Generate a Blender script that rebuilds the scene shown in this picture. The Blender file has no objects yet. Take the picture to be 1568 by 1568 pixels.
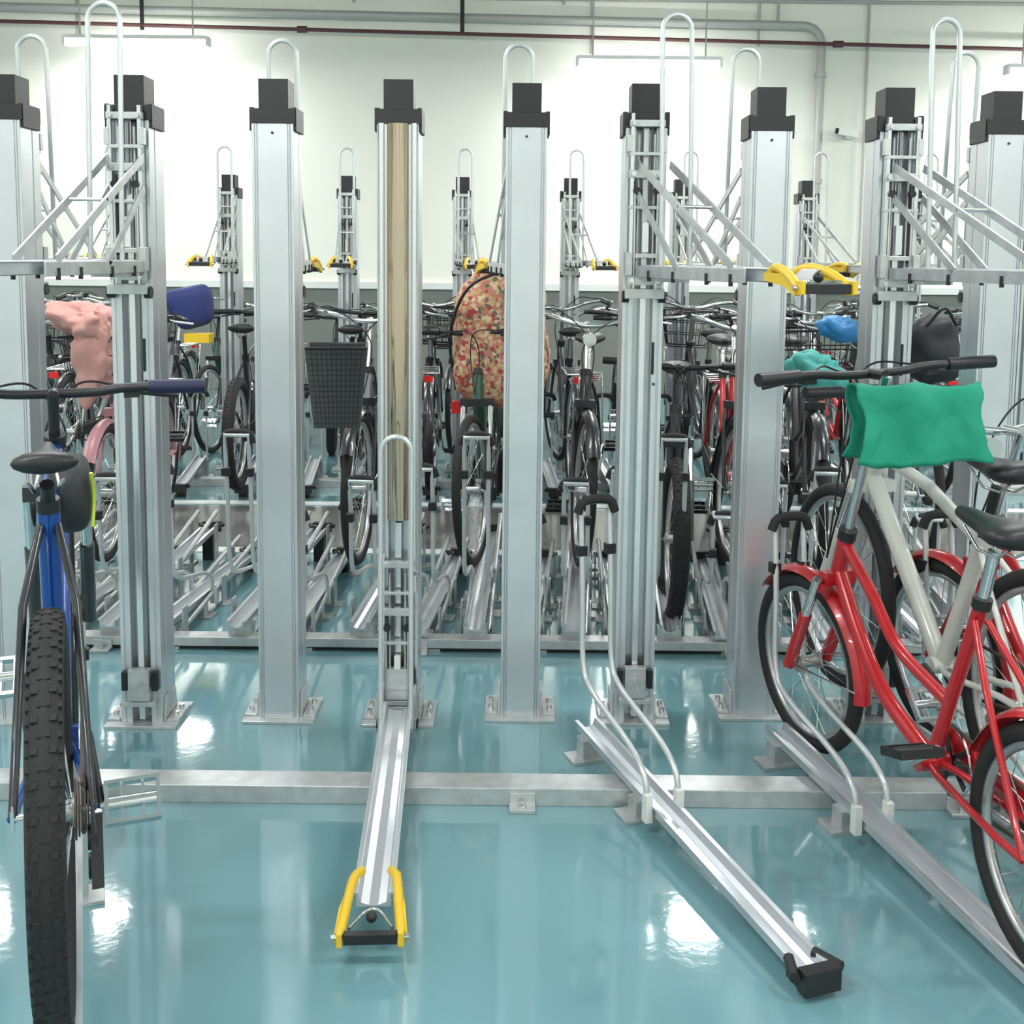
import bpy, math, random
from mathutils import Vector, Matrix, noise
random.seed(4)
sc = bpy.context.scene
sc.view_settings.view_transform = 'Standard'
V = Vector
# ------------------------------------------------------------------ materials
def mat(name, col, rough=0.5, metal=0.0, emis=None, es=0, bump=None, var=None, coat=0, spec=None, stretch=None):
    m = bpy.data.materials.new(name); m.use_nodes = True
    nt = m.node_tree; p = nt.nodes['Principled BSDF']
    p.inputs['Base Color'].default_value = (*col, 1)
    p.inputs['Roughness'].default_value = rough
    p.inputs['Metallic'].default_value = metal
    if spec is not None: p.inputs['Specular IOR Level'].default_value = spec
    if coat: p.inputs['Coat Weight'].default_value = coat; p.inputs['Coat Roughness'].default_value = 0.06
    if emis:
        p.inputs['Emission Color'].default_value = (*emis, 1); p.inputs['Emission Strength'].default_value = es
    tc = nt.nodes.new('ShaderNodeTexCoord')
    src = tc.outputs['Object']
    if stretch:
        mp = nt.nodes.new('ShaderNodeMapping'); mp.inputs['Scale'].default_value = stretch
        nt.links.new(src, mp.inputs['Vector']); src = mp.outputs['Vector']
    if var:
        n = nt.nodes.new('ShaderNodeTexNoise'); n.inputs['Scale'].default_value = var[0]; n.inputs['Detail'].default_value = 4
        nt.links.new(src, n.inputs['Vector'])
        r = nt.nodes.new('ShaderNodeValToRGB')
        r.color_ramp.elements[0].position = 0.3; r.color_ramp.elements[1].position = 0.7
        r.color_ramp.elements[0].color = (*[c*(1-var[1]) for c in col], 1)
        r.color_ramp.elements[1].color = (*[min(1, c*(1+var[1])) for c in col], 1)
        nt.links.new(n.outputs['Fac'], r.inputs['Fac']); nt.links.new(r.outputs['Color'], p.inputs['Base Color'])
    if bump:
        n = nt.nodes.new('ShaderNodeTexNoise'); n.inputs['Scale'].default_value = bump[0]; n.inputs['Detail'].default_value = 2
        nt.links.new(src, n.inputs['Vector'])
        bn = nt.nodes.new('ShaderNodeBump'); bn.inputs['Strength'].default_value = bump[1]; bn.inputs['Distance'].default_value = bump[2]
        nt.links.new(n.outputs['Fac'], bn.inputs['Height']); nt.links.new(bn.outputs['Normal'], p.inputs['Normal'])
    return m
ALU = mat('anodised_aluminium', (0.62, 0.64, 0.67), 0.30, 0.72, var=(6, 0.05))
ALU2 = mat('bright_aluminium', (0.74, 0.76, 0.78), 0.2, 0.85)
GALV = mat('galvanised_steel', (0.54, 0.55, 0.55), 0.36, 0.6, var=(25, 0.12))
BRASS = mat('polished_inner_cylinder', (0.50, 0.41, 0.31), 0.10, 1.0)
BLK = mat('black_plastic', (0.012, 0.012, 0.013), 0.45)
RUB = mat('black_rubber', (0.014, 0.013, 0.013), 0.75, bump=(200, 0.3, 0.002))
DARK = mat('dark_slot', (0.05, 0.05, 0.055), 0.6)
YEL = mat('yellow_plastic', (0.72, 0.46, 0.02), 0.45)
WHT = mat('white_plastic', (0.72, 0.72, 0.70), 0.4)
TUBEW = mat('hoop_tube_paint', (0.58, 0.60, 0.60), 0.3, 0.35)
CHR = mat('chrome', (0.7, 0.7, 0.7), 0.18, 1.0)
RIM = mat('rim_alloy', (0.5, 0.5, 0.5), 0.35, 0.9)
RUST = mat('worn_chain', (0.10, 0.075, 0.06), 0.6, 0.6)
BLUE = mat('blue_frame_paint', (0.003, 0.055, 0.30), 0.25, 0.2, coat=0.5)
RED = mat('red_frame_paint', (0.46, 0.010, 0.015), 0.28, 0.1, coat=0.5)
WFR = mat('white_frame_paint', (0.62, 0.62, 0.57), 0.35, coat=0.3)
BFR = mat('black_frame_paint', (0.02, 0.02, 0.024), 0.3, coat=0.4)
SFR = mat('silver_frame_paint', (0.30, 0.31, 0.33), 0.35, 0.6)
GREENF = mat('dark_green_frame_paint', (0.03, 0.09, 0.06), 0.3)
PINKF = mat('pink_frame_paint', (0.45, 0.2, 0.22), 0.35)
REFL = mat('red_reflector', (0.6, 0.01, 0.01), 0.2)
GREENC = mat('green_cloth', (0.006, 0.25, 0.15), 0.8, bump=(60, 0.4, 0.004))
TEALC = mat('teal_bag', (0.08, 0.42, 0.38), 0.6, bump=(20, 0.5, 0.01))
BLUEC = mat('blue_bag', (0.03, 0.22, 0.5), 0.5, bump=(20, 0.5, 0.01))
NAVYC = mat('navy_fabric', (0.02, 0.03, 0.14), 0.7)
PINKC = mat('pink_cloth', (0.60, 0.31, 0.28), 0.85, bump=(25, 0.4, 0.01))
GREYC = mat('grey_mesh_fabric', (0.10, 0.10, 0.10), 0.8, bump=(250, 0.6, 0.003))
BAGC = mat('black_nylon', (0.018, 0.018, 0.02), 0.6, bump=(40, 0.5, 0.005))
GRIPB = mat('navy_grip', (0.01, 0.012, 0.05), 0.6)
LIME = mat('lime_reflective_strip', (0.45, 0.55, 0.05), 0.4)
LAMP = mat('fluorescent_tube', (1, 1, 1), 0.5, emis=(0.97, 1.0, 0.98), es=38)
MAROON = mat('maroon_pipe_paint', (0.10, 0.03, 0.035), 0.5)
GPIPE = mat('grey_conduit', (0.42, 0.42, 0.40), 0.5, 0.3)
def floral():
    m = mat('floral_fabric', (0.6, 0.45, 0.3), 0.85); nt = m.node_tree; p = nt.nodes['Principled BSDF']
    tc = nt.nodes.new('ShaderNodeTexCoord'); v = nt.nodes.new('ShaderNodeTexVoronoi'); v.inputs['Scale'].default_value = 60
    s = nt.nodes.new('ShaderNodeSeparateColor'); r = nt.nodes.new('ShaderNodeValToRGB'); r.color_ramp.interpolation = 'CONSTANT'
    cs = [(0, (0.40, 0.20, 0.12)), (0.20, (0.56, 0.38, 0.22)), (0.38, (0.36, 0.05, 0.05)), (0.50, (0.50, 0.31, 0.15)), (0.66, (0.50, 0.18, 0.14)), (0.80, (0.62, 0.46, 0.28)), (0.92, (0.12, 0.13, 0.09))]
    e = r.color_ramp.elements
    e[0].position = 0; e[0].color = (*cs[0][1], 1); e[1].position = cs[1][0]; e[1].color = (*cs[1][1], 1)
    for q, c in cs[2:]:
        x = e.new(q); x.color = (*c, 1)
    nt.links.new(tc.outputs['Object'], v.inputs['Vector']); nt.links.new(v.outputs['Color'], s.inputs['Color'])
    nt.links.new(s.outputs['Red'], r.inputs['Fac']); nt.links.new(r.outputs['Color'], p.inputs['Base Color'])
    return m
FLOR = floral()
FLOOR = mat('teal_epoxy_floor', (0.150, 0.298, 0.330), 0.08, bump=(45, 0.08, 0.003), var=(1.3, 0.08), coat=0.6)
STRIP = mat('grey_walkway_paint', (0.16, 0.155, 0.145), 0.12, bump=(45, 0.06, 0.003))
LINE = mat('white_line_paint', (0.75, 0.77, 0.76), 0.35)
WALL = mat('cream_wall_paint', (0.82, 0.805, 0.73), 0.7, var=(0.7, 0.02))
WALLG = mat('grey_wall_paint', (0.18, 0.19, 0.17), 0.6)
CEIL = mat('ceiling_paint', (0.55, 0.55, 0.52), 0.8)

# ------------------------------------------------------------------ mesh builder
class MB:
    def __init__(s):
        s.v = []; s.f = []; s.m = []; s.sm = []; s.mats = []; s.M = Matrix.Identity(4)
    def add(s, vs, fs, m, smooth=False):
        if m not in s.mats: s.mats.append(m)
        k = s.mats.index(m); o = len(s.v)
        s.v += [tuple(s.M @ V(q)) for q in vs]
        for f in fs:
            s.f.append([i+o for i in f]); s.m.append(k); s.sm.append(smooth)
    def mesh(s, name):
        me = bpy.data.meshes.new(name); me.from_pydata(s.v, [], s.f)
        for x in s.mats: me.materials.append(x)
        me.polygons.foreach_set('material_index', s.m); me.polygons.foreach_set('use_smooth', s.sm)
        me.update(); return me
    def obj(s, name, loc=(0, 0, 0), rz=0, bevel=0):
        o = bpy.data.objects.new(name, s.mesh(name)); sc.collection.objects.link(o)
        o.location = loc; o.rotation_euler = (0, 0, rz)
        if bevel:
            b = o.modifiers.new('bevel', 'BEVEL'); b.width = bevel; b.segments = 2; b.limit_method = 'ANGLE'; b.angle_limit = math.radians(60)
        return o
    def box(s, c, sz, m, R=None):
        x, y, z = [q/2 for q in sz]; c = V(c)
        P = [V((a*x, b*y, d*z)) for a in (-1, 1) for b in (-1, 1) for d in (-1, 1)]
        if R: P = [R @ q for q in P]
        s.add([q+c for q in P], [(0, 1, 3, 2), (4, 6, 7, 5), (0, 4, 5, 1), (2, 3, 7, 6), (0, 2, 6, 4), (1, 5, 7, 3)], m)
    def tube(s, pts, r, m, seg=8, radii=None, closed=False, cap=True, flat=1.0):
        pts = [V(q) for q in pts]; n = len(pts)
        T = []
        for i in range(n):
            a = pts[(i-1) % n] if (closed or i > 0) else pts[i]
            b = pts[(i+1) % n] if (closed or i < n-1) else pts[i]
            t = (b-a); T.append(t.normalized() if t.length > 1e-9 else V((0, 0, 1)))
        up = V((0, 0, 1)) if abs(T[0].z) < 0.9 else V((0, 1, 0))
        N = (up - T[0]*up.dot(T[0])).normalized(); vs = []
        for i in range(n):
            N = (N - T[i]*N.dot(T[i])).normalized(); B = T[i].cross(N)
            rr = radii[i] if radii else r
            for k in range(seg):
                a = 2*math.pi*k/seg
                vs.append(pts[i] + N*math.cos(a)*rr + B*math.sin(a)*rr*flat)
        fs = []
        for i in range(n if closed else n-1):
            j = (i+1) % n
            for k in range(seg):
                l = (k+1) % seg
                fs.append((i*seg+k, i*seg+l, j*seg+l, j*seg+k))
        s.add(vs, fs, m, seg > 5)
        if cap and not closed:
            s.add(vs[:seg], [tuple(reversed(range(seg)))], m); s.add(vs[-seg:], [tuple(range(seg))], m)
    def cyl(s, c, axis, r, h, m, seg=14):
        a = V(axis).normalized()*h/2; c = V(c); s.tube([c-a, c+a], r, m, seg)
    def prism(s, prof, p0, p1, m, side=None, up=None):
        p0 = V(p0); p1 = V(p1); t = (p1-p0).normalized()
        if side is None:
            u = V(up or (0, 0, 1)); sd = t.cross(u).normalized(); uu = sd.cross(t).normalized()
        else:
            sd = V(side); uu = V(up)
        n = len(prof)
        a = [p0+sd*x+uu*y for x, y in prof]; b = [p1+sd*x+uu*y for x, y in prof]
        s.add(a+b, [(i, (i+1) % n, n+(i+1) % n, n+i) for i in range(n)], m)
        s.add(a, [tuple(reversed(range(n)))], m); s.add(b, [tuple(range(n))], m)
    def torus(s, c, R, r, m, N=44, seg=8, rx=None, a0=0, a1=2*math.pi):
        c = V(c); closed = abs(a1-a0-2*math.pi) < 1e-6
        K = N if closed else N+1; vs = []
        for i in range(K):
            a = a0+(a1-a0)*i/N
            d = V((math.cos(a), 0, math.sin(a)))
            for k in range(seg):
                q = 2*math.pi*k/seg
                vs.append(c + d*(R+r*math.cos(q)) + V((0, (rx or r)*math.sin(q), 0)))
        fs = []
        for i in range(N):
            j = (i+1) % K
            for k in range(seg):
                l = (k+1) % seg; fs.append((i*seg+k, i*seg+l, j*seg+l, j*seg+k))
        s.add(vs, fs, m, True)
    def blob(s, c, sz, m, e=0.5, nz=0, ns=6, U=28, W=18, taper=0, R=None):
        c = V(c); vs = []
        def sp(x): return math.copysign(abs(x)**e, x)
        for j in range(W+1):
            th = -math.pi/2+math.pi*j/W
            for i in range(U):
                ph = 2*math.pi*i/U
                q = V((sp(math.cos(th))*sp(math.cos(ph))*sz[0]/2, sp(math.cos(th))*sp(math.sin(ph))*sz[1]/2, sp(math.sin(th))*sz[2]/2))
                k = 1+taper*q.z/(sz[2]/2); q.x *= k; q.y *= k
                if nz: q *= 1+nz*noise.noise((q+c)*ns)+nz*0.4*noise.noise((q+c)*ns*3)
                if R: q = R @ q
                vs.append(c+q)
        fs = [(j*U+i, j*U+(i+1) % U, (j+1)*U+(i+1) % U, (j+1)*U+i) for j in range(W) for i in range(U)]
        s.add(vs, fs, m, True)
def cat(pts, n=6):
    pts = [V(p) for p in pts]; P = [pts[0]*2-pts[1]]+pts+[pts[-1]*2-pts[-2]]; out = []
    for i in range(1, len(P)-2):
        a, b, c, d = P[i-1:i+3]
        for k in range(n):
            t = k/n
            out.append(0.5*((2*b)+(c-a)*t+(2*a-5*b+4*c-d)*t*t+(3*b-a-3*c+d)*t**3))
    out.append(pts[-1]); return out

# ------------------------------------------------------------------ room
def plane_box(name, c, sz, m):
    b = MB(); b.box((0, 0, 0), sz, m); return b.obj(name, c)
H = 4.3; X0, X1, Y0, Y1 = -9, 9, -4, 12
plane_box('floor', ((X0+X1)/2, (Y0+Y1)/2, -0.05), (X1-X0+0.4, Y1-Y0+0.4, 0.1), FLOOR)
plane_box('ceiling', ((X0+X1)/2, (Y0+Y1)/2, H+0.05), (X1-X0+0.4, Y1-Y0+0.4, 0.1), CEIL)
plane_box('wall_back', (0, Y1+0.1, H/2), (X1-X0+0.4, 0.2, H), WALL)
plane_box('wall_front', (0, Y0-0.1, H/2), (X1-X0+0.4, 0.2, H), WALL)
plane_box('wall_left', (X0-0.1, (Y0+Y1)/2, H/2), (0.2, Y1-Y0, H), WALL)
plane_box('wall_right', (X1+0.1, (Y0+Y1)/2, H/2), (0.2, Y1-Y0, H), WALL)
plane_box('trim_1', (0, Y1-0.03, 1.15), (18, 0.06, 0.07), WHT)
plane_box('trim_2', (0, Y1-0.01, 0.56), (18, 0.02, 1.1), WALLG)
plane_box('trim_3', (0, 5.95, 0.0012), (17.9, 0.92, 0.002), STRIP)
plane_box('trim_4', (0, 5.44, 0.0025), (17.9, 0.09, 0.003), LINE)
plane_box('trim_5', (0, 6.50, 0.0025), (17.9, 0.09, 0.003), LINE)

def ceiling_lamp(x, y, z, L=1.5, pw=60):
    b = MB()
    b.box((0, 0, 0.045), (L, 0.10, 0.04), WHT)
    b.prism([(-0.05, 0.028), (-0.05, 0.0), (-0.03, -0.03), (0, -0.042), (0.03, -0.03), (0.05, 0), (0.05, 0.028)], (-L/2+.02, 0, 0), (L/2-.02, 0, 0), LAMP)
    for s_ in (-1, 1):
        b.box((s_*L/2, 0, 0.01), (0.03, 0.11, 0.09), WHT)
        b.tube([(s_*(L/2-0.15), 0, 0.06), (s_*(L/2-0.15), 0, H-z)], 0.008, GPIPE, 6)
    o = b.obj('fluorescent_ceiling_lamp', (x, y, z))
    l = bpy.data.lights.new('tube_light', 'AREA'); l.shape = 'RECTANGLE'; l.size = L; l.size_y = 0.1; l.energy = pw; l.color = (0.98, 1.0, 0.99)
    lo = bpy.data.objects.new('tube_light', l); sc.collection.objects.link(lo); lo.parent = o; lo.location = (0, 0, -0.06)
for x, z in ((-3.76, 3.55), (1.33, 3.40), (5.6, 3.36)): ceiling_lamp(x, 11.3, z, 1.42, 50)
for x in (-8.0, -3.35, 1.55, 5.9): ceiling_lamp(x, 8.0, 3.6, pw=52)
for y in (4.6, 1.2, -2.2):
    for x in (-5.6, -1.6, 2.4, 6.2): ceiling_lamp(x, y, 3.6, pw=52)
b = MB(); b.tube([(-7, 0, 3.86), (7.5, 0, 3.62)], 0.02, MAROON, 8)
for x in (-2.2, 3.33): b.cyl((x, 0, 3.86-(x+7)*0.0166), (1, 0, 0), 0.035, 0.1, MAROON)
for x in (-3.85, -0.55): b.tube([(x, 0, 3.76), (x, 0, H)], 0.022, BLK, 8)
b.obj('maroon_sprinkler_pipe', (0, 11.75, 0))
b = MB(); pts = [(-7, 0, 4.03), (3.0, 0, 3.90)]+[(3.0+0.2*math.sin(a), 0, 3.70+0.2*math.cos(a)) for a in [i*math.pi/16 for i in range(1, 9)]]+[(3.2, 0, 0.9)]
b.tube(pts, 0.045, GPIPE, 12)
for z in (3.4, 2.3, 1.4): b.cyl((3.2, 0, z), (0, 0, 1), 0.06, 0.05, GPIPE)
b.obj('grey_drain_pipe', (0, 11.9, 0))
b = MB()
for x, z0 in ((-4.6, 3.7), (-1.7, 4.1), (0.5, 4.1), (0.8, 3.6), (2.55, 3.7), (2.75, 3.9), (3.7, 1.2)):
    b.tube([(x, 0, z0), (x, 0, H)], 0.014, GPIPE, 6)
b.tube([(-8, 0, 4.16), (8, 0, 4.16)], 0.018, GPIPE, 6)
b.obj('wall_conduits', (0, 11.96, 0))
b = MB(); b.box((0, 0.1, 0), (0.07, 0.04, 0.1), WHT); b.tube([(0, 0.1, 0), (0, 0, -0.02)], 0.015, WHT); b.box((-0.06, -0.04, 0.0), (0.2, 0.08, 0.07), WHT, Matrix.Rotation(0.2, 3, 'Y')); b.cyl((-0.17, -0.04, 0.02), (1, 0, -0.2), 0.03, 0.03, BLK)
b.obj('security_camera', (3.55, 11.88, 2.8))

# ------------------------------------------------------------------ racks
CW = 0.063; CH = 1.872
def col_profile():
    w, d = CW, 0.068; g = 0.004
    p = [(-w, -d), (-w+0.012, -d), (-w+0.012, -d+g), (-w+0.017, -d+g), (-w+0.017, -d), (-0.03, -d), (-0.03, -d+0.05),
         (0.03, -d+0.05), (0.03, -d), (w-0.017, -d), (w-0.017, -d+g), (w-0.012, -d+g), (w-0.012, -d), (w, -d)]
    p += [(w, -0.02), (w-g, -0.02), (w-g, -0.012), (w, -0.012), (w, d)]
    p += [(w-0.008, d), (w-0.008, d-g), (w-0.011, d-g), (w-0.011, d), (w-0.015, d), (w-0.015, d-g), (w-0.018, d-g), (w-0.018, d)]
    p += [(-w+0.018, d), (-w+0.018, d-g), (-w+0.015, d-g), (-w+0.015, d), (-w+0.011, d), (-w+0.011, d-g), (-w+0.008, d-g), (-w+0.008, d), (-w, d)]
    p += [(-w, -0.012), (-w+g, -0.012), (-w+g, -0.02), (-w, -0.02)]
    return p
def u_prof(w, h, t=0.004, lip=0.012):
    a = w/2
    return [(-a-lip, h), (-a-lip, h-t), (-a-t, h-t), (-a-t, -t), (a+t, -t), (a+t, h-t), (a+lip, h-t), (a+lip, h), (a, h), (a*0.8, t*1.5), (a*.3, 0), (-a*.3, 0), (-a*0.8, t*1.5), (-a, h)]
def hoop(b, y, z0, z1, w=0.045, r=0.0075, m=TUBEW, lean=0.0):
    pts = [(-w, y+lean*.0, z0), (-w, y+lean*.5, (z0+z1)/2), (-w, y+lean, z1-w)]
    pts += [(-w*math.cos(a), y+lean, z1-w+w*math.sin(a)) for a in [i*math.pi/10 for i in range(1, 10)]]
    pts += [(w, y+lean, z1-w), (w, y+lean*.5, (z0+z1)/2), (w, y, z0)]
    b.tube(pts, r, m, 8)
def carriage(b, zt, full=True):
    for s_ in (-1, 1):
        b.box((s_*0.044, -0.088, zt+0.23), (0.011, 0.026, 0.50), ALU2)
        b.box((s_*0.024, -0.080, zt+0.21), (0.006, 0.012, 0.42), GALV)
        b.cyl((s_*0.034, -0.10, zt+0.10), (0, 0, 1), 0.004, 0.3, CHR, 6)
        b.box((s_*0.014, -0.098, zt+0.33), (0.005, 0.006, 0.22), DARK)
        b.box((s_*0.052, -0.094, zt+0.39), (0.016, 0.02, 0.05), GALV)
        b.cyl((s_*0.030, -0.105, zt+0.25), (0, 1, 0), 0.011, 0.014, BLK, 10)
        b.box((s_*0.034, -0.090, zt+0.16), (0.012, 0.008, 0.24), DARK)
        b.box((s_*0.050, -0.10, zt+0.03), (0.02, 0.03, 0.07), GALV)
    for z, h in ((-0.02, 0.028), (0.055, 0.014), (0.20, 0.010), (0.30, 0.024), (0.36, 0.010), (0.45, 0.02)):
        b.box((0, -0.092, zt+z), (0.106, 0.02, h), GALV)
    for z in (-0.02, 0.30, 0.45):
        for s_ in (-1, 1):
            b.cyl((s_*0.04, -0.106, zt+z), (0, 1, 0), 0.008, 0.012, CHR, 8)
    b.box((0, -0.085, zt-0.06), (0.12, 0.05, 0.03), GALV)
    b.box((0.0, -0.085, zt+0.11), (0.02, 0.02, 0.09), WHT)
    for s_ in (-1, 1): b.cyl((s_*0.056, -0.085, zt-0.07), (1, 0, 0), 0.018, 0.02, BLK, 10)
def tray(b, zt, handle=True, struts=True, L=1.22, tw=0.058):
    b.prism(u_prof(tw, 0.028), (0, -0.14, zt), (0, -L+0.04, zt), ALU, up=(0, 0, 1))
    b.box((0, -0.20, zt-0.015), (0.10, 0.12, 0.012), GALV)
    if struts:
        for s_ in (-1, 1):
            x = s_*0.052
            for (y0, z0, y1, z1) in ((-0.09, 0.33, -0.74, 0.03), (-0.09, 0.24, -0.40, 0.02)):
                d = V((0, y1-y0, z1-z0)); ang = math.atan2(d.z, d.y)
                b.box((x, (y0+y1)/2, zt+(z0+z1)/2), (0.006, d.length, 0.024), GALV, Matrix.Rotation(ang, 3, 'X'))
            b.box((x, -0.45, zt+0.008), (0.006, 0.72, 0.035), GALV)
            for y in (-0.2, -0.38, -0.6, -0.74):
                b.cyl((x*1.05, y, zt-0.004), (0, 0, 1), 0.006, 0.03, BLK, 8)
        b.cyl((0, -0.40, zt+0.19), (1, 0, 0), 0.005, 0.11, CHR, 8)
    if handle:
        for s_ in (-1, 1):
            P = [(s_*(tw*.5), -L+0.14, zt+0.02), (s_*(tw*.5+.014), -L+0.09, zt+0.030), (s_*0.055, -L+0.02, zt+0.018), (s_*0.064, -L-0.05, zt-0.012)]
            b.tube(cat(P, 4), 0.011, YEL, 8)
            b.prism([(0, 0.018), (0.14, 0.018), (0.19, -0.012), (0.19, -0.03), (0.12, -0.01), (0, 0.0)], (s_*(tw*.5+.008), -L+0.14, zt+0.0), (s_*(tw*.5+.020), -L+0.14, zt+0.0), YEL, side=(s_*0.12, -0.99, 0), up=(0, 0, 1))
            b.box((s_*0.064, -L-0.055, zt-0.012), (0.012, 0.03, 0.03), YEL)
            b.cyl((s_*0.075, -L-0.055, zt-0.012), (1, 0, 0), 0.006, 0.012, CHR, 8)
        b.box((0, -L-0.055, zt-0.014), (0.112, 0.018, 0.022), BLK)
        b.blob((0, -L-0.02, zt+0.01), (0.024, 0.024, 0.024), BLK, e=1, U=10, W=8)
        pts = [(-0.045, -L-0.045, zt), (-0.02, -L+0.01, zt), (0, -L+0.025, zt), (0.02, -L+0.01, zt), (0.045, -L-0.045, zt)]
        b.tube(cat(pts, 4), 0.004, CHR, 6)
def rack_unit(x, y, rear, zt, ang=0, gold=False, name='two_tier_bike_rack', hoop_h=0.74, L=1.22, tw=0.058):
    b = MB()
    b.prism(col_profile(), (0, 0, 0.01), (0, 0, CH), ALU, side=(1, 0, 0), up=(0, 1, 0))
    if gold:
        # long half-open polished sleeve with slightly wavy, hand-formed sheet surface
        n = 40; U = 22; vs = []
        for i in range(n+1):
            z = 0.66+(CH-0.66)*i/n
            for k in range(U+1):
                a = math.pi*k/U
                wv = 1+0.05*math.sin(z*5.2+k*0.35)+0.03*math.sin(z*11+1)
                vs.append((-0.034*math.cos(a), -0.062-0.022*math.sin(a)*wv, z))
        fs = [(i*(U+1)+k, i*(U+1)+k+1, (i+1)*(U+1)+k+1, (i+1)*(U+1)+k) for i in range(n) for k in range(U)]
        b.add(vs, fs, BRASS, True)
        for s_ in (-1, 1): b.tube([(s_*0.050, -0.069, 0.5), (s_*0.050, -0.069, CH)], 0.011, ALU2, 12)
        b.box((0, -0.05, 0.35), (0.02, 0.03, 0.60), ALU2)
    else:
        b.box((0, -0.045, 0.945), (0.018, 0.045, 1.85), ALU2)
        b.box((0.034, -0.0695, 1.17), (0.008, 0.006, 0.10), BLK)
        b.cyl((0.038, -0.070, 1.09), (0, 1, 0), 0.005, 0.006, DARK, 8)
    b.box((0, 0, CH+0.02), (0.136, 0.142, 0.045), BLK)
    for s_ in (-1, 1):
        b.box((s_*0.064, 0, CH+0.012), (0.014, 0.12, 0.07), BLK)
    b.box((0, 0, CH+0.085), (0.090, 0.10, 0.095), BLK)
    b.cyl((0, 0.069, CH-0.03), (0, 1, 0), 0.004, 0.006, BLK, 8)
    b.box((0, 0, 0.005), (0.225, 0.20, 0.010), GALV)
    for s_ in (-1, 1):
        b.prism([(-0.06, 0.0), (0.06, 0.0), (0.045, 0.075), (-0.045, 0.075)], (s_*0.064, 0, 0.01), (s_*0.072, 0, 0.01), GALV, side=(0, 1, 0), up=(0, 0, 1))
        b.box((s_*0.093, 0, 0.014), (0.038, 0.12, 0.008), GALV)
        b.cyl((s_*0.095, -0.03, 0.024), (0, 0, 1), 0.009, 0.016, CHR, 6)
        b.cyl((s_*0.095, 0.03, 0.024), (0, 0, 1), 0.009, 0.016, CHR, 6)
        b.box((s_*0.047, -0.080, 0.15), (0.018, 0.02, 0.06), BLK)
    b.box((0, -0.085, 0.14), (0.065, 0.028, 0.10), GALV)
    b.cyl((0, -0.10, 0.15), (0, 1, 0), 0.010, 0.01, GALV, 10)
    b.box((0, -0.085, 0.08), (0.10, 0.03, 0.015), GALV)
    carriage(b, zt)
    b.M = Matrix.Rotation(ang, 4, 'Z')
    raised = zt > 1
    tray(b, zt, True, raised, L, tw)
    hoop(b, -0.27, zt, zt+hoop_h, lean=0.03)
    return b.obj(name, (x, y, 0), math.pi if rear else 0, bevel=0.0012)
def ry(x): return 3.5+0.04*x
ZR = 1.43
A15 = math.radians(15)
rack_unit(-1.15, ry(-1.16)-.03, False, ZR, 0)
rack_unit(-0.35, ry(-0.35)-.03, False, 0.075, 0.052, gold=True, hoop_h=0.875, tw=0.068)
rack_unit(0.40, ry(0.40)-.03, False, ZR, A15, L=1.04)
rack_unit(1.18, ry(1.18)-.03, False, ZR, A15)
rack_unit(1.95, ry(1.95)-.03, False, ZR, A15)
for x, a in ((-1.93, 0.1), (-1.54, 0.1), (-0.73, 0.12), (0.037, 0.1), (0.79, 0.1), (1.53, 0.1)):
    rack_unit(x, ry(x), True, ZR, a)
for x in (-3.4, -2.65, -1.92, -1.12, -0.345, 0.384, 1.13, 1.98, 2.7, 3.45):
    rack_unit(x, 7.6, False, ZR, 0.11)
def rail(y, z=0.05, w=0.085, x0=-4, x1=4, dark=False):
    b = MB()
    if dark:
        b.box(((x0+x1)/2, 0.006, 0.008), (x1-x0, w-0.012, 0.016), BLK)
        b.box(((x0+x1)/2, 0, 0.016+(z-0.016)/2), (x1-x0, w, z-0.016), GALV)
    else: b.box(((x0+x1)/2, 0, z/2), (x1-x0, w, z), GALV)
    xx = x0+0.3
    while xx < x1:
        b.box((xx, -w/2-0.02, 0.006), (0.07, 0.05, 0.012), GALV); b.box((xx, -w/2-0.003, 0.022), (0.07, 0.006, 0.035), GALV)
        b.cyl((xx, -w/2-0.025, 0.016), (0, 0, 1), 0.01, 0.014, CHR, 6)
        xx += 1.18
    return b.obj('rack_base_rail', (0, y, 0), bevel=0.002)
rail(2.91, 0.05, 0.09, -2.62, 3)
rail(4.06, 0.05, 0.07, -3.0, 3.0, dark=True)
rail(7.0, 0.05, 0.09, -4, 4)

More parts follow.
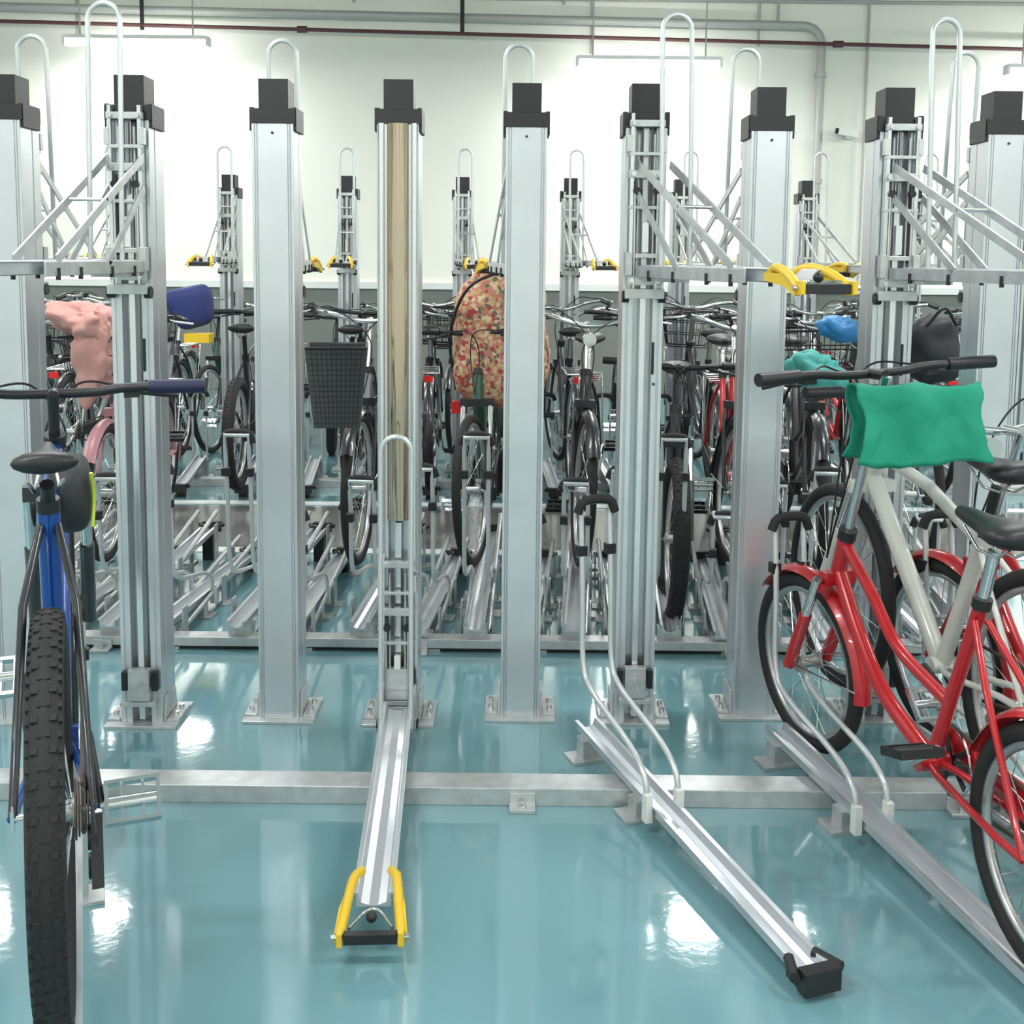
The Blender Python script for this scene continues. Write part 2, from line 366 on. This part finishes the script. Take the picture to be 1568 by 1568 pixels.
def lower_tray(p0, p1, z0=0.07, z1=0.03, hooph=0.72, bend=True, end=True, posts=False):
    """p0 = column end, p1 = open end (x,y)."""
    p0 = V((*p0, z0)); p1 = V((*p1, z1)); L = (p1.xy-p0.xy).length
    b = MB()
    rise = z0-z1
    b.prism(u_prof(0.052, 0.026), (0, 0, z0), (0, -L, z1), ALU, up=(0, 0, 1))
    for y in (0.05*L, 0.35*L):
        zz = z0-rise*y/L
        b.box((0, -y, zz/2), (0.09, 0.05, max(0.01, zz-0.006)), GALV)
        b.box((0.0, -y, 0.005), (0.16, 0.08, 0.01), GALV)
    if posts:
        for y in (0.12*L, 0.5*L, 0.9*L):
            zz = z0-rise*y/L
            for s_ in (-1, 1):
                b.box((s_*0.06, -y, zz/2+0.03), (0.006, 0.05, zz+0.06), GALV)
                b.box((s_*0.065, -y, 0.004), (0.05, 0.07, 0.008), GALV)
        for s_ in (-1, 1):
            P = [V((s_*0.045, -0.1*L, 0.03)), V((s_*0.045, -0.95*L, z1+0.10))]
            b.tube(P, 0.011, GALV, 6)
    w = 0.045
    if bend:
        def leg(s_):
            return cat([(s_*w, -0.42*L, z0+0.0), (s_*w, -0.41*L, z0+0.07), (s_*w, -0.33*L, z0+0.12), (s_*w, -0.12*L, z0+0.17), (s_*w, -0.06*L, z0+0.24), (s_*w, -0.05*L, z0+0.45), (s_*w, -0.03*L, z0+hooph)], 5)
        pts = leg(-1)+list(reversed(leg(1)))
        b.tube(pts, 0.0085, TUBEW, 8)
        for s_ in (-1, 1): b.box((s_*w, -0.425*L, z0-0.0), (0.02, 0.025, 0.075), WHT)
        yt = -0.03*L
    else:
        hoop(b, -0.06, z0, z0+hooph, w, 0.008); yt = -0.06
    b.tube(cat([(-w-0.014, yt-.01, z0+hooph-0.03), (-w*.85, yt-.012, z0+hooph+0.006), (w*.85, yt-.012, z0+hooph+0.006), (w+0.014, yt-.01, z0+hooph-0.03)], 3), 0.014, RUB, 8)
    for s_ in (-1, 1): b.box((s_*w, yt-0.01, z0+hooph-0.14), (0.028, 0.028, 0.03), BLK)
    if end:
        b.box((0, -L-0.005, z1+0.01), (0.085, 0.03, 0.05), BLK)
        for s_ in (-1, 1): b.tube([(s_*0.03, -L+0.06, z1+0.02), (s_*0.055, -L, z1+0.02)], 0.012, BLK, 8)
        b.box((0, -L+.05, z1/2-.002), (0.05, 0.05, z1-0.004), BLK)
    d = (p0-p1); ang = math.atan2(d.y, d.x)-math.pi/2
    return b.obj('lower_bike_tray', (p0.x, p0.y, 0), ang, bevel=0.001)
lower_tray((0.235, 3.22), (0.63, 2.10), hooph=0.70)
lower_tray((0.80, 3.20), (1.10, 2.00), hooph=0.66)
lower_tray((1.25, 3.25), (1.60, 2.05), hooph=0.66)
rtx = [-2.2, -1.96, -1.72, -1.50, -1.32, -1.02, -0.82, -0.56, -0.34, -0.13, 0.06, 0.24, 0.42, 0.60, 0.80, 0.98, 1.17, 1.36, 1.56, 1.75]
for i, x in enumerate(rtx):
    lower_tray((x, 4.02), (x+(0.10 if i % 3 else 0.04), 5.32 if i % 2 else 5.15), z0=0.09 if i % 2 else 0.07, z1=0.14 if i % 2 else 0.06, hooph=(0.62, 0.72, 0.45, 0.55)[i % 4], posts=True)
for i in range(17):
    x = -3.2+0.38*i
    lower_tray((x, 7.3), (x+0.05, 6.62), z0=0.12, z1=0.05, hooph=0.45, bend=False)

# ------------------------------------------------------------------ bicycles
def wheel(b, c, R, tr, spokes=28, knob=False, tw=None, tcol=RUB):
    c = V(c)
    b.torus(c, R-tr, tr, tcol, 48, 8, rx=tw or tr)
    b.torus(c, R-2*tr-0.004, 0.011, RIM, 48, 6, rx=0.012)
    b.cyl(c, (0, 1, 0), 0.018, 0.075, RIM, 10); b.cyl(c, (0, 1, 0), 0.006, 0.13, CHR, 8)
    for s_ in (-1, 1): b.cyl(c+V((0, s_*0.032, 0)), (0, 1, 0), 0.028, 0.004, RIM, 12)
    for i in range(spokes):
        a = 2*math.pi*i/spokes; s_ = 1 if i % 2 else -1; a2 = a+(0.45 if (i//2) % 2 else -0.45)
        r = R-2*tr-0.01
        b.tube([c+V((math.cos(a2)*0.026, s_*0.03, math.sin(a2)*0.026)), c+V((math.cos(a)*r, 0, math.sin(a)*r))], 0.0012, CHR, 3, cap=False)
    if knob:
        n = 88
        for i in range(n):
            a = 2*math.pi*i/n; Rm = Matrix.Rotation(-a, 3, 'Y')
            d = V((math.cos(a), 0, math.sin(a)))
            if i % 2: b.box(c+d*(R-0.004), (0.008, 0.018, 0.011), tcol, Rm)
            else:
                for s_ in (-1, 1): b.box(c+d*(R-0.006)+V((0, s_*0.013, 0)), (0.008, 0.010, 0.010), tcol, Rm)
            for s_ in (-1, 1): b.box(c+d*(R-0.013)+V((0, s_*0.022, 0)), (0.010, 0.007, 0.010), tcol, Rm)
def fender(b, c, R, a0, a1, m, w=0.028):
    c = V(c); n = 22; vs = []; K = 5
    for i in range(n+1):
        a = a0+(a1-a0)*i/n; d = V((math.cos(a), 0, math.sin(a)))
        for k in range(K):
            t = (k/(K-1)*2-1); vs.append(c+d*(R+0.018-0.018*t*t)+V((0, t*w, 0)))
    N = len(vs); vs2 = vs+[c+(v-c)*0.992 for v in vs]
    fs = [(i*K+k, i*K+k+1, (i+1)*K+k+1, (i+1)*K+k) for i in range(n) for k in range(K-1)]
    fs += [tuple(reversed([q+N for q in f])) for f in fs]
    b.add(vs2, fs, m, True)
def saddle(b, x, z, m=BLK, s=1.0):
    secs = [(-0.13, 0.05, 0.012), (-0.12, 0.075, 0.024), (-0.08, 0.080, 0.03), (-0.03, 0.06, 0.028), (0.03, 0.032, 0.024), (0.09, 0.022, 0.02), (0.13, 0.016, 0.014), (0.14, 0.006, 0.006)]
    U = 14; vs = []
    for dx, ry_, rz in secs:
        for k in range(U):
            a = 2*math.pi*k/U; vs.append((x+dx*s, ry_*math.cos(a)*s, z+rz*math.sin(a)*s+0.01*abs(dx)/0.13))
    fs = [(i*U+k, (i+1)*U+k, (i+1)*U+(k+1) % U, i*U+(k+1) % U) for i in range(len(secs)-1) for k in range(U)]
    fs += [tuple(range(U)), tuple(reversed(range((len(secs)-1)*U, len(secs)*U)))]
    b.add(vs, fs, m, True)
    for s_ in (-1, 1): b.tube([(x-0.09, s_*0.03, z-0.02), (x-0.04, s_*0.02, z-0.05), (x+0.03, s_*0.02, z-0.05), (x+0.1, s_*0.01, z-0.015)], 0.0035, CHR, 6)
def bike_mesh(name, frame, style='city', R=0.33, tr=0.02, wb=1.04, barz=1.02, barw=0.30, steer=0.0, knob=False, extras=(), seatz=0.93, crank=-0.9, fork=None, grip=BLK, straight=None, saddlem=BLK, tcol=RUB, fend=None, ss=1.0, tri=None, sth=0.17, stays=None):
    b = MB(); fk = fork or frame; fend = fend or frame; tri = tri or frame; stays = stays or frame
    straight = (style == 'mtb') if straight is None else straight
    wheel(b, (0, 0, R), R, tr, knob=knob, tcol=tcol)
    ax = V((-0.34, 0, 0.94)); A = V((wb, 0, R))
    crown = A+ax*(R+0.07)-V((0.94, 0, 0.34))*0.04
    htop = crown+ax*0.14
    bb = V((0.43, 0, R-0.05 if R > 0.3 else R+0.0)); st = V((0.27, 0, seatz-sth)); sad = V((0.235, 0, seatz))
    tr_ = 0.016 if style != 'mtb' else 0.021
    if style == 'mtb':
        b.tube([htop-ax*0.025, (htop-ax*.025+st)/2+V((0, 0, 0.01)), st+V((0.02, 0, -0.03))], 0.018, frame, 10)
        b.tube([crown+ax*0.03, bb], 0.026, frame, 12)
    else:
        m1 = crown.lerp(bb, 0.55)+V((0.0, 0, -0.06))
        b.tube(cat([crown+ax*0.02, crown.lerp(m1, .5)+V((0, 0, -.01)), m1, bb], 5), 0.021, frame, 10)
        j = bb.lerp(st, 0.38); m2 = htop.lerp(j, 0.55)+V((0, 0, -0.07))
        b.tube(cat([htop-ax*0.03, htop.lerp(m2, .5)+V((0, 0, -.012)), m2, j], 5), 0.016, frame, 10)
    b.tube([bb, st], tr_, frame, 10); b.tube([st, sad-V((0, 0, 0.045))], 0.0135, CHR if style != 'mtb' else BLK, 10)
    b.cyl(st, (-.17, 0, .83), 0.021, 0.025, BLK, 10)
    b.tube([crown-ax*0.0, htop], 0.022, frame, 12)
    b.cyl(bb, (0, 1, 0), 0.024, 0.075, frame, 12)
    for s_ in (-1, 1):
        b.tube([(0, s_*0.062, R), (0.10, s_*0.055, R-0.005), (0.36, s_*0.03, bb.z), bb+V((0, s_*0.01, 0))], 0.009, stays, 8)
        b.tube([(0, s_*0.062, R), st.lerp(V((0, 0, R)), .35)+V((0, s_*0.045, 0)), st+V((0, s_*0.015, -0.04))], 0.008, tri, 8)
        b.box((0, s_*0.062, R), (0.03, 0.006, 0.04), CHR)
    saddle(b, sad.x, sad.z, saddlem, ss)
    yc = -0.048
    b.torus(bb+V((0, yc, 0)), 0.082, 0.004, CHR if style != 'mtb' else BLK, 28, 6)
    for i in range(5):
        a = i*1.2566; b.tube([bb+V((0, yc, 0)), bb+V((math.cos(a)*0.08, yc, math.sin(a)*0.08))], 0.006, BLK, 6)
    if style == 'mtb':
        for i in range(6): b.cyl((0, yc+0.012-0.005*i, R), (0, 1, 0), 0.050-0.005*i, 0.003, RUST, 18)
    else: b.cyl((0, yc, R), (0, 1, 0), 0.042, 0.012, RUST, 18)
    b.tube([(0, yc, R+0.042), bb+V((0, yc, 0.084))], 0.005, RUST, 5)
    b.tube([(0, yc, R-0.042), bb+V((0, yc, -0.084))], 0.005, RUST, 5)
    if style == 'mtb':
        b.box((0.02, yc-0.02, R-0.09), (0.03, 0.02, 0.12), BLK, Matrix.Rotation(0.4, 3, 'Y'))
        for z in (-0.07, -0.13): b.cyl((0.02+z*-.2, yc-0.01, R+z), (0, 1, 0), 0.022, 0.01, BLK, 10)
        b.tube(cat([(-0.02, yc-.02, R-.06), (-0.08, yc-.02, R-0.02), (-0.02, yc-.01, R+.06)], 4), 0.003, BLK, 6)
    else:
        b.tube([(-0.03, yc-.016, R+0.01), bb+V((0.06, yc-.016, 0.04))], 0.035, frame if 'guard' in extras else BLK, 10, flat=0.25)
    for s_, ca in ((-1, crank), (1, crank+math.pi)):
        e = bb+V((math.cos(ca)*0.17, s_*0.075, math.sin(ca)*0.17))
        b.tube([bb+V((0, s_*0.055, 0)), e], 0.010, CHR if style != 'mtb' else BLK, 8)
        pc = e+V((0, s_*0.06, 0))
        b.cyl(e+V((0, s_*0.05, 0)), (0, 1, 0), 0.008, 0.10, CHR, 8)
        pm = CHR if style == 'mtb' else BLK
        Rp = Matrix.Rotation(-0.75 if style == 'mtb' else 0.3, 3, 'Y')
        for dx in (-0.040, 0.040): b.box(pc+Rp @ V((dx, 0, 0)), (0.007, 0.105, 0.020), pm, Rp)
        for dy in (-0.049, 0.049): b.box(pc+V((0, dy, 0)), (0.080, 0.007, 0.018), pm, Rp)
        b.cyl(pc, (0, 1, 0), 0.013, 0.09, pm, 8)
        for dy in (-0.02, 0.02): b.box(pc+V((0, dy, 0)), (0.078, 0.005, 0.008), pm, Rp)
    if 'bag' in extras:
        bz = seatz-0.115
        b.blob((0.50, -0.035, bz), (0.22, 0.085, 0.15), BAGC, e=0.6, U=20, W=12)
        b.tube(cat([(0.405, -0.076, bz+0.055), (0.42, -0.080, bz), (0.405, -0.076, bz-0.055)], 5), 0.004, LIME, 6)
    M0 = b.M.copy()
    b.M = M0 @ Matrix.Translation(crown) @ Matrix.Rotation(steer, 4, ax) @ Matrix.Translation(-crown)
    wheel(b, A, R, tr, knob=knob, tcol=tcol)
    for s_ in (-1, 1):
        if 'susp' in extras or style == 'mtb':
            c1 = crown+V((0, s_*0.062, 0)); a1 = A+V((0.0, s_*0.062, 0))
            b.tube([a1, a1.lerp(c1, 0.6)], 0.018, fk, 10); b.tube([a1.lerp(c1, 0.5), c1], 0.014, CHR, 10)
        else:
            b.tube(cat([A+V((0, s_*0.055, 0)), A.lerp(crown, .3)+V((-.02, s_*0.052, 0)), crown+V((0, s_*0.04, -0.04)), crown+V((0, s_*0.012, 0))], 4), 0.010, fk, 8)
    b.box(crown, (0.04, 0.15 if style == 'mtb' else 0.09, 0.035), fk)
    T = (barz-htop.z)/ax.z; top = htop+ax*T
    b.tube([htop, top], 0.0125, CHR if style != 'mtb' else BLK, 10); b.cyl(htop, ax, 0.025, 0.03, BLK, 12)
    bc = top+V((0.06, 0, 0.0)); b.tube([top, bc], 0.014, BLK if straight else CHR, 10)
    if straight:
        P = [(bc.x-0.04, -barw, bc.z+0.012), (bc.x-0.01, -barw*.5, bc.z+0.01), (bc.x, -0.08, bc.z), (bc.x, 0.08, bc.z), (bc.x-0.01, barw*.5, bc.z+0.01), (bc.x-0.04, barw, bc.z+0.012)]
    else:
        P = [(bc.x-0.17, -barw, bc.z+0.03), (bc.x-0.08, -barw*.95, bc.z+0.045), (bc.x+0.0, -barw*.6, bc.z+0.03), (bc.x, -0.05, bc.z), (bc.x, 0.05, bc.z), (bc.x+0.0, barw*.6, bc.z+0.03), (bc.x-0.08, barw*.95, bc.z+0.045), (bc.x-0.17, barw, bc.z+0.03)]
    b.tube(cat(P, 5), 0.0115, BLK if straight else CHR, 8)
    for q0, q1, s_ in ((P[0], P[1], -1), (P[-1], P[-2], 1)):
        q0 = V(q0); q1 = V(q1); d = (q1-q0).normalized()
        b.tube([q0, q0+d*0.13], 0.017, grip, 10)
        k = q0+d*0.17
        b.box(k+V((0.02, 0, -0.01)), (0.035, 0.035, 0.03), BLK)
        b.tube(cat([k+V((0.03, 0, -0.01)), k+V((0.055, s_*0.03, -0.02)), k+V((0.05, s_*0.11, -0.03))], 4), 0.006, CHR if not straight else BLK, 6)
        b.tube(cat([k+V((0.04, -s_*0.02, 0)), k+V((0.10, -s_*0.12, 0.0)), V((bc.x+0.06, -s_*0.02, bc.z-0.09)), V((crown.x+0.05, 0, crown.z+0.04))], 6), 0.003, BLK, 5)
    if style != 'mtb' and 'nofend' not in extras:
        fender(b, A, R+0.008, math.radians(35), math.radians(185), fend)
        for s_ in (-1, 1): b.tube([A+V((0, s_*0.05, 0)), A+V((math.cos(3.1)*(R+.01), s_*0.028, math.sin(3.1)*(R+.01)))], 0.0025, CHR, 5)
    if 'basket' in extras:
        bx = V((bc.x+0.14, 0, barz-0.14)); w, d, h = 0.17, 0.12, 0.12
        for z, k in ((-h, 0.8), (-h*.33, .88), (h*.33, .95), (h, 1.03)):
            P2 = [(bx.x-d*k, -w*k, bx.z+z), (bx.x+d*k, -w*k, bx.z+z), (bx.x+d*k, w*k, bx.z+z), (bx.x-d*k, w*k, bx.z+z)]
            for i in range(4): b.tube([P2[i], P2[(i+1) % 4]], 0.004 if abs(z) < h else 0.006, BLK, 5)
        for i in range(28):
            t = i/28*4; s4 = int(t); f = t-s4
            C = [(-1, -1), (1, -1), (1, 1), (-1, 1)]; p = C[s4]; q = C[(s4+1) % 4]; x = p[0]+(q[0]-p[0])*f; y = p[1]+(q[1]-p[1])*f
            b.tube([(bx.x+d*.8*x, w*.8*y, bx.z-h), (bx.x+d*1.03*x, w*1.03*y, bx.z+h)], 0.002, BLK, 4, cap=False)
    if 'lamp' in extras:
        b.cyl((bc.x+0.07, 0, barz-0.06), (1, 0, 0), 0.03, 0.05, CHR, 14)
    b.M = M0
    if style != 'mtb' and 'nofend' not in extras:
        fender(b, (0, 0, R), R+0.008, math.radians(20), math.radians(200), fend)
    if 'rack' in extras:
        z = 2*R+0.06
        for s_ in (-1, 1):
            b.tube([(0.2, s_*0.05, z), (-0.22, s_*0.06, z), (-0.22, -s_*0.06, z)], 0.005, CHR, 6)
            b.tube([(0, s_*0.07, R), (-0.04, s_*0.06, z)], 0.004, CHR, 6); b.tube([(0, s_*0.07, R), (-0.18, s_*0.06, z)], 0.004, CHR, 6)
        for x in (-0.15, -0.05, 0.05, 0.15): b.tube([(x, -0.055, z), (x, 0.055, z)], 0.004, CHR, 6)
        b.box((-0.235, 0, z-0.03), (0.015, 0.05, 0.035), REFL)
    if 'stand' in extras: b.tube([(0.02, 0.07, R-.02), (-0.05, 0.12, 0.05)], 0.008, CHR, 6)
    return b.mesh(name)
def put_bike(me, rear, heading, z=0.0, name='bicycle', lean=0.0):
    o = bpy.data.objects.new(name, me); sc.collection.objects.link(o)
    o.matrix_world = Matrix.Translation((rear[0], rear[1], z)) @ Matrix.Rotation(heading, 4, 'Z') @ Matrix.Rotation(lean, 4, 'X')
    return o
me = bike_mesh('blue_mountain_bicycle', BLUE, 'mtb', R=0.34, tr=0.028, wb=1.05, barz=0.95, barw=0.34, knob=True, seatz=0.90, crank=-2.6, fork=BFR, grip=GRIPB, ss=0.72, extras=('bag',), tri=BFR, stays=BLUE, sth=0.09)
put_bike(me, (-0.765, 1.78), math.atan2(1.0, -0.385), 0.20, 'blue_mountain_bicycle')
lower_tray((-1.185, 2.87), (-0.67, 1.53), z0=0.17, z1=0.17, hooph=0.4, bend=False, end=False)
me = bike_mesh('red_city_bicycle', RED, 'city', R=0.26, tr=0.021, wb=1.08, barz=1.135, barw=0.35, steer=0.14, seatz=0.86, extras=('guard', 'susp'), straight=True, crank=-0.6)
hd = math.atan2(1.09, -0.20)
put_bike(me, (1.07, 2.07), hd, 0.055, 'red_city_bicycle')
me = bike_mesh('red_step_through_bicycle', RED, 'city', R=0.28, tr=0.021, wb=1.02, barz=0.98, barw=0.27, steer=0.1, seatz=0.84, extras=('guard', 'rack', 'lamp'), crank=0.9)
put_bike(me, (1.46, 2.15), hd, 0.055, 'red_step_through_bicycle')
me = bike_mesh('white_bicycle', WFR, 'mtb', R=0.33, tr=0.022, wb=1.02, barz=0.98, barw=0.27, seatz=0.86, fork=WFR, crank=0.2)
put_bike(me, (1.27, 2.52), math.atan2(1.0, -0.2), 0.10, 'white_bicycle')

variants = [
 bike_mesh('v0', BFR, 'mtb', barz=1.0, barw=0.31, tr=0.034, steer=0.10, knob=True),
 bike_mesh('v1', SFR, 'city', barz=1.05, barw=0.28, extras=('rack', 'stand'), fend=BFR, fork=BFR),
 bike_mesh('v2', WFR, 'city', barz=1.02, barw=0.27, extras=('rack', 'lamp'), steer=-0.2, fend=BFR),
 bike_mesh('v3', RED, 'city', barz=1.03, barw=0.27, extras=('rack',), steer=0.2, fend=BFR, fork=BFR),
 bike_mesh('v4', BFR, 'city', barz=1.06, barw=0.28, extras=('basket', 'rack'), steer=-0.1),
 bike_mesh('v5', GREENF, 'mtb', barz=1.0, barw=0.3, steer=-0.15, fork=BFR),
 bike_mesh('v6', PINKF, 'city', R=0.3, barz=1.0, barw=0.26, extras=('basket', 'rack', 'guard')),
 bike_mesh('v7', BFR, 'city', barz=1.04, barw=0.28, extras=('rack', 'lamp'), steer=0.15),
]
names = ['black_mountain_bicycle', 'silver_city_bicycle', 'white_city_bicycle', 'red_city_bicycle', 'black_city_bicycle', 'green_mountain_bicycle', 'pink_city_bicycle', 'black_city_bicycle']
def rear_bike(v, xf, dx=-0.08, yf=4.35, z=0.135):
    yr = yf+1.04
    return put_bike(variants[v], (xf+dx, yr), math.atan2(-1.04, -dx), z, names[v])
for v, x, dx in ((6, -1.76, -.08), (1, -0.66, 0.05), (5, -0.16, 0.04), (7, 0.31, 0.10), (3, 0.98, 0.1), (4, 1.34, 0.1), (7, 1.73, 0.1)):
    rear_bike(v, x, dx, yf=4.75)
put_bike(variants[0], (0.82, 5.52), math.atan2(-1.03, -0.15), 0.03, names[0]).location = (0.80, 5.38, 0.03)
def far_bike(v, x, y=6.25):
    return put_bike(variants[v], (x, y), math.atan2(1, -0.05), 0.10, names[v])
for i, (v, x) in enumerate([(4, -3.0), (1, -2.58), (1, -2.2), (0, -1.6), (5, -0.95), (4, -0.48), (0, -0.06), (7, 0.36), (5, 0.8), (4, 1.2), (0, 1.62), (3, 2.04), (1, 2.46)]):
    far_bike(v, x, y=6.42)
for i in range(17):
    v = (0, 7, 4, 5, 1)[i % 5]; x = -3.6+0.45*i
    put_bike(variants[v], (x, 9.2), math.atan2(-1, 0.02), 0.0, names[v])

# ------------------------------------------------------------------ cloths, bags, baskets
def drape(name, c, L, drop, m, rz, r=0.06, amp=0.012, tilt=0):
    b = MB(); U = 48; prof = []
    n = 34
    tot = 2*drop+math.pi*r
    for k in range(n+1):
        s = tot*k/n
        if s < drop: prof.append((-r-0.02*(1-s/drop), -drop+s))
        elif s < drop+math.pi*r:
            a = math.pi-(s-drop)/r; prof.append((r*math.cos(a), r*math.sin(a)))
        else: prof.append((r+0.02*((s-drop-math.pi*r)/drop), -(s-drop-math.pi*r)))
    vs = []
    for i in range(U+1):
        x = -L/2+L*i/U
        for (y, z) in prof:
            q = V((x*(1+0.04*math.sin(z*30)), y, z))
            d = noise.noise_vector(q*9+V((3, 1, 7)))*amp*1.6+noise.noise_vector(q*25)*amp*0.5
            d.y += 0.008*math.sin(x*42+z*18)
            if z < 0: q.z += 0.014*math.sin(x*17)*(-z/drop)
            vs.append(q+d)
    K = n+1
    fs = [(i*K+k, i*K+k+1, (i+1)*K+k+1, (i+1)*K+k) for i in range(U) for k in range(n)]
    b.add(vs, fs, m, True)
    o = b.obj(name, c, rz); o.rotation_euler = (tilt, 0.03, rz)
    md = o.modifiers.new('thick', 'SOLIDIFY'); md.thickness = 0.006
    return o
drape('green_cloth_cover', (0.995, 2.70, 1.125), 0.30, 0.135, GREENC, -0.02, r=0.05, amp=0.013)
b = MB(); b.blob((0, 0, 0), (0.44, 0.30, 0.62), FLOR, e=0.60, nz=0.15, ns=6, taper=-0.08, U=48, W=32)
b.tube(cat([(-0.21, -0.05, -0.25), (-0.235, -0.1, 0), (-0.15, -0.17, 0.22), (0.05, -0.13, 0.31)], 6), 0.008, BLK, 6)
b.box((-0.19, -0.14, -0.32), (0.07, 0.03, 0.055), REFL)
b.obj('floral_child_seat_cover', (-0.045, 5.1, 1.12), 0, 0)
b = MB()
w0, w1, d0, d1, h = 0.085, 0.115, 0.08, 0.11, 0.155
bt = [V((-w0, -d0, -h)), V((w0, -d0, -h)), V((w0, d0, -h)), V((-w0, d0, -h))]
tp = [V((-w1, -d1, h)), V((w1, -d1, h)), V((w1, d1, h)), V((-w1, d1, h))]
ins = [V((p.x*.94, p.y*.94, p.z)) for p in tp]; inb = [V((p.x*.94, p.y*.94, p.z+0.01)) for p in bt]
b.add(bt+tp+ins+inb, [(0, 1, 5, 4), (1, 2, 6, 5), (2, 3, 7, 6), (3, 0, 4, 7), (4, 5, 9, 8), (5, 6, 10, 9), (6, 7, 11, 10), (7, 4, 8, 11), (9, 8, 12, 13), (10, 9, 13, 14), (11, 10, 14, 15), (8, 11, 15, 12), (3, 2, 1, 0), (12, 15, 14, 13)], GREYC)
b.tube(tp, 0.006, BLK, 8, closed=True)
for i in range(4):
    b.tube([bt[i], tp[i]], 0.004, GREYC, 6)
for k in range(1, 12):
    t = k/12
    b.tube([bt[0].lerp(bt[1], t)+V((0, -.002, 0)), tp[0].lerp(tp[1], t)+V((0, -.002, 0))], 0.0016, DARK, 4)
for k in range(1, 15):
    t = k/15
    b.tube([bt[0].lerp(tp[0], t)+V((0, -.002, 0)), bt[1].lerp(tp[1], t)+V((0, -.002, 0))], 0.0016, DARK, 4)
b.obj('grey_mesh_basket', (-0.68, 4.30, 0.97), 0.12)
b = MB(); b.blob((0, 0, 0), (0.26, 0.24, 0.14), PINKC, e=0.9, nz=0.7, ns=11, U=44, W=30); b.blob((0.05, 0, -0.18), (0.15, 0.16, 0.30), PINKC, e=0.8, nz=0.7, ns=11, U=40, W=30)
b.obj('pink_rain_cover', (-1.83, 4.75, 1.19))
b = MB(); b.blob((0, 0, 0), (0.24, 0.2, 0.24), NAVYC, e=0.5, nz=0.1, taper=0.2, R=Matrix.Rotation(-0.25, 3, 'Y')); b.box((0.06, -0.06, -0.17), (0.14, 0.1, 0.05), YEL)
b.obj('navy_child_seat', (-1.84, 6.35, 1.17))
b = MB(); b.blob((0, 0, 0), (0.2, 0.16, 0.14), TEALC, e=0.8, nz=0.6, ns=11, U=44, W=30)
b.obj('teal_plastic_bag', (1.16, 4.2, 1.06))
b = MB(); b.blob((0, 0, 0), (0.16, 0.14, 0.10), BLUEC, e=0.8, nz=0.5, ns=13, U=36, W=24)
b.obj('blue_plastic_bag', (1.29, 4.35, 1.21))
b = MB(); b.blob((0, 0, 0), (0.22, 0.18, 0.26), BAGC, e=0.7, nz=0.3, ns=10); b.tube(cat([(-0.06, -0.08, .10), (0, -.1, .17), (0.06, -.08, .10)], 5), 0.007, BLK, 6)
b.obj('black_backpack', (1.73, 4.55, 1.12))

# ------------------------------------------------------------------ camera
cam = bpy.data.cameras.new('camera'); cam.lens = 39.03; cam.sensor_width = 36; cam.shift_y = -0.136
co = bpy.data.objects.new('camera', cam); sc.collection.objects.link(co)
co.matrix_world = Matrix.Translation((0, 0, 1.48)) @ Matrix.Rotation(math.radians(84), 4, 'X') @ Matrix.Rotation(math.radians(0.6), 4, 'Z')
sc.camera = co
w = bpy.data.worlds.new('w'); sc.world = w; w.use_nodes = True
w.node_tree.nodes['Background'].inputs[0].default_value = (0.6, 0.65, 0.65, 1); w.node_tree.nodes['Background'].inputs[1].default_value = 0.3
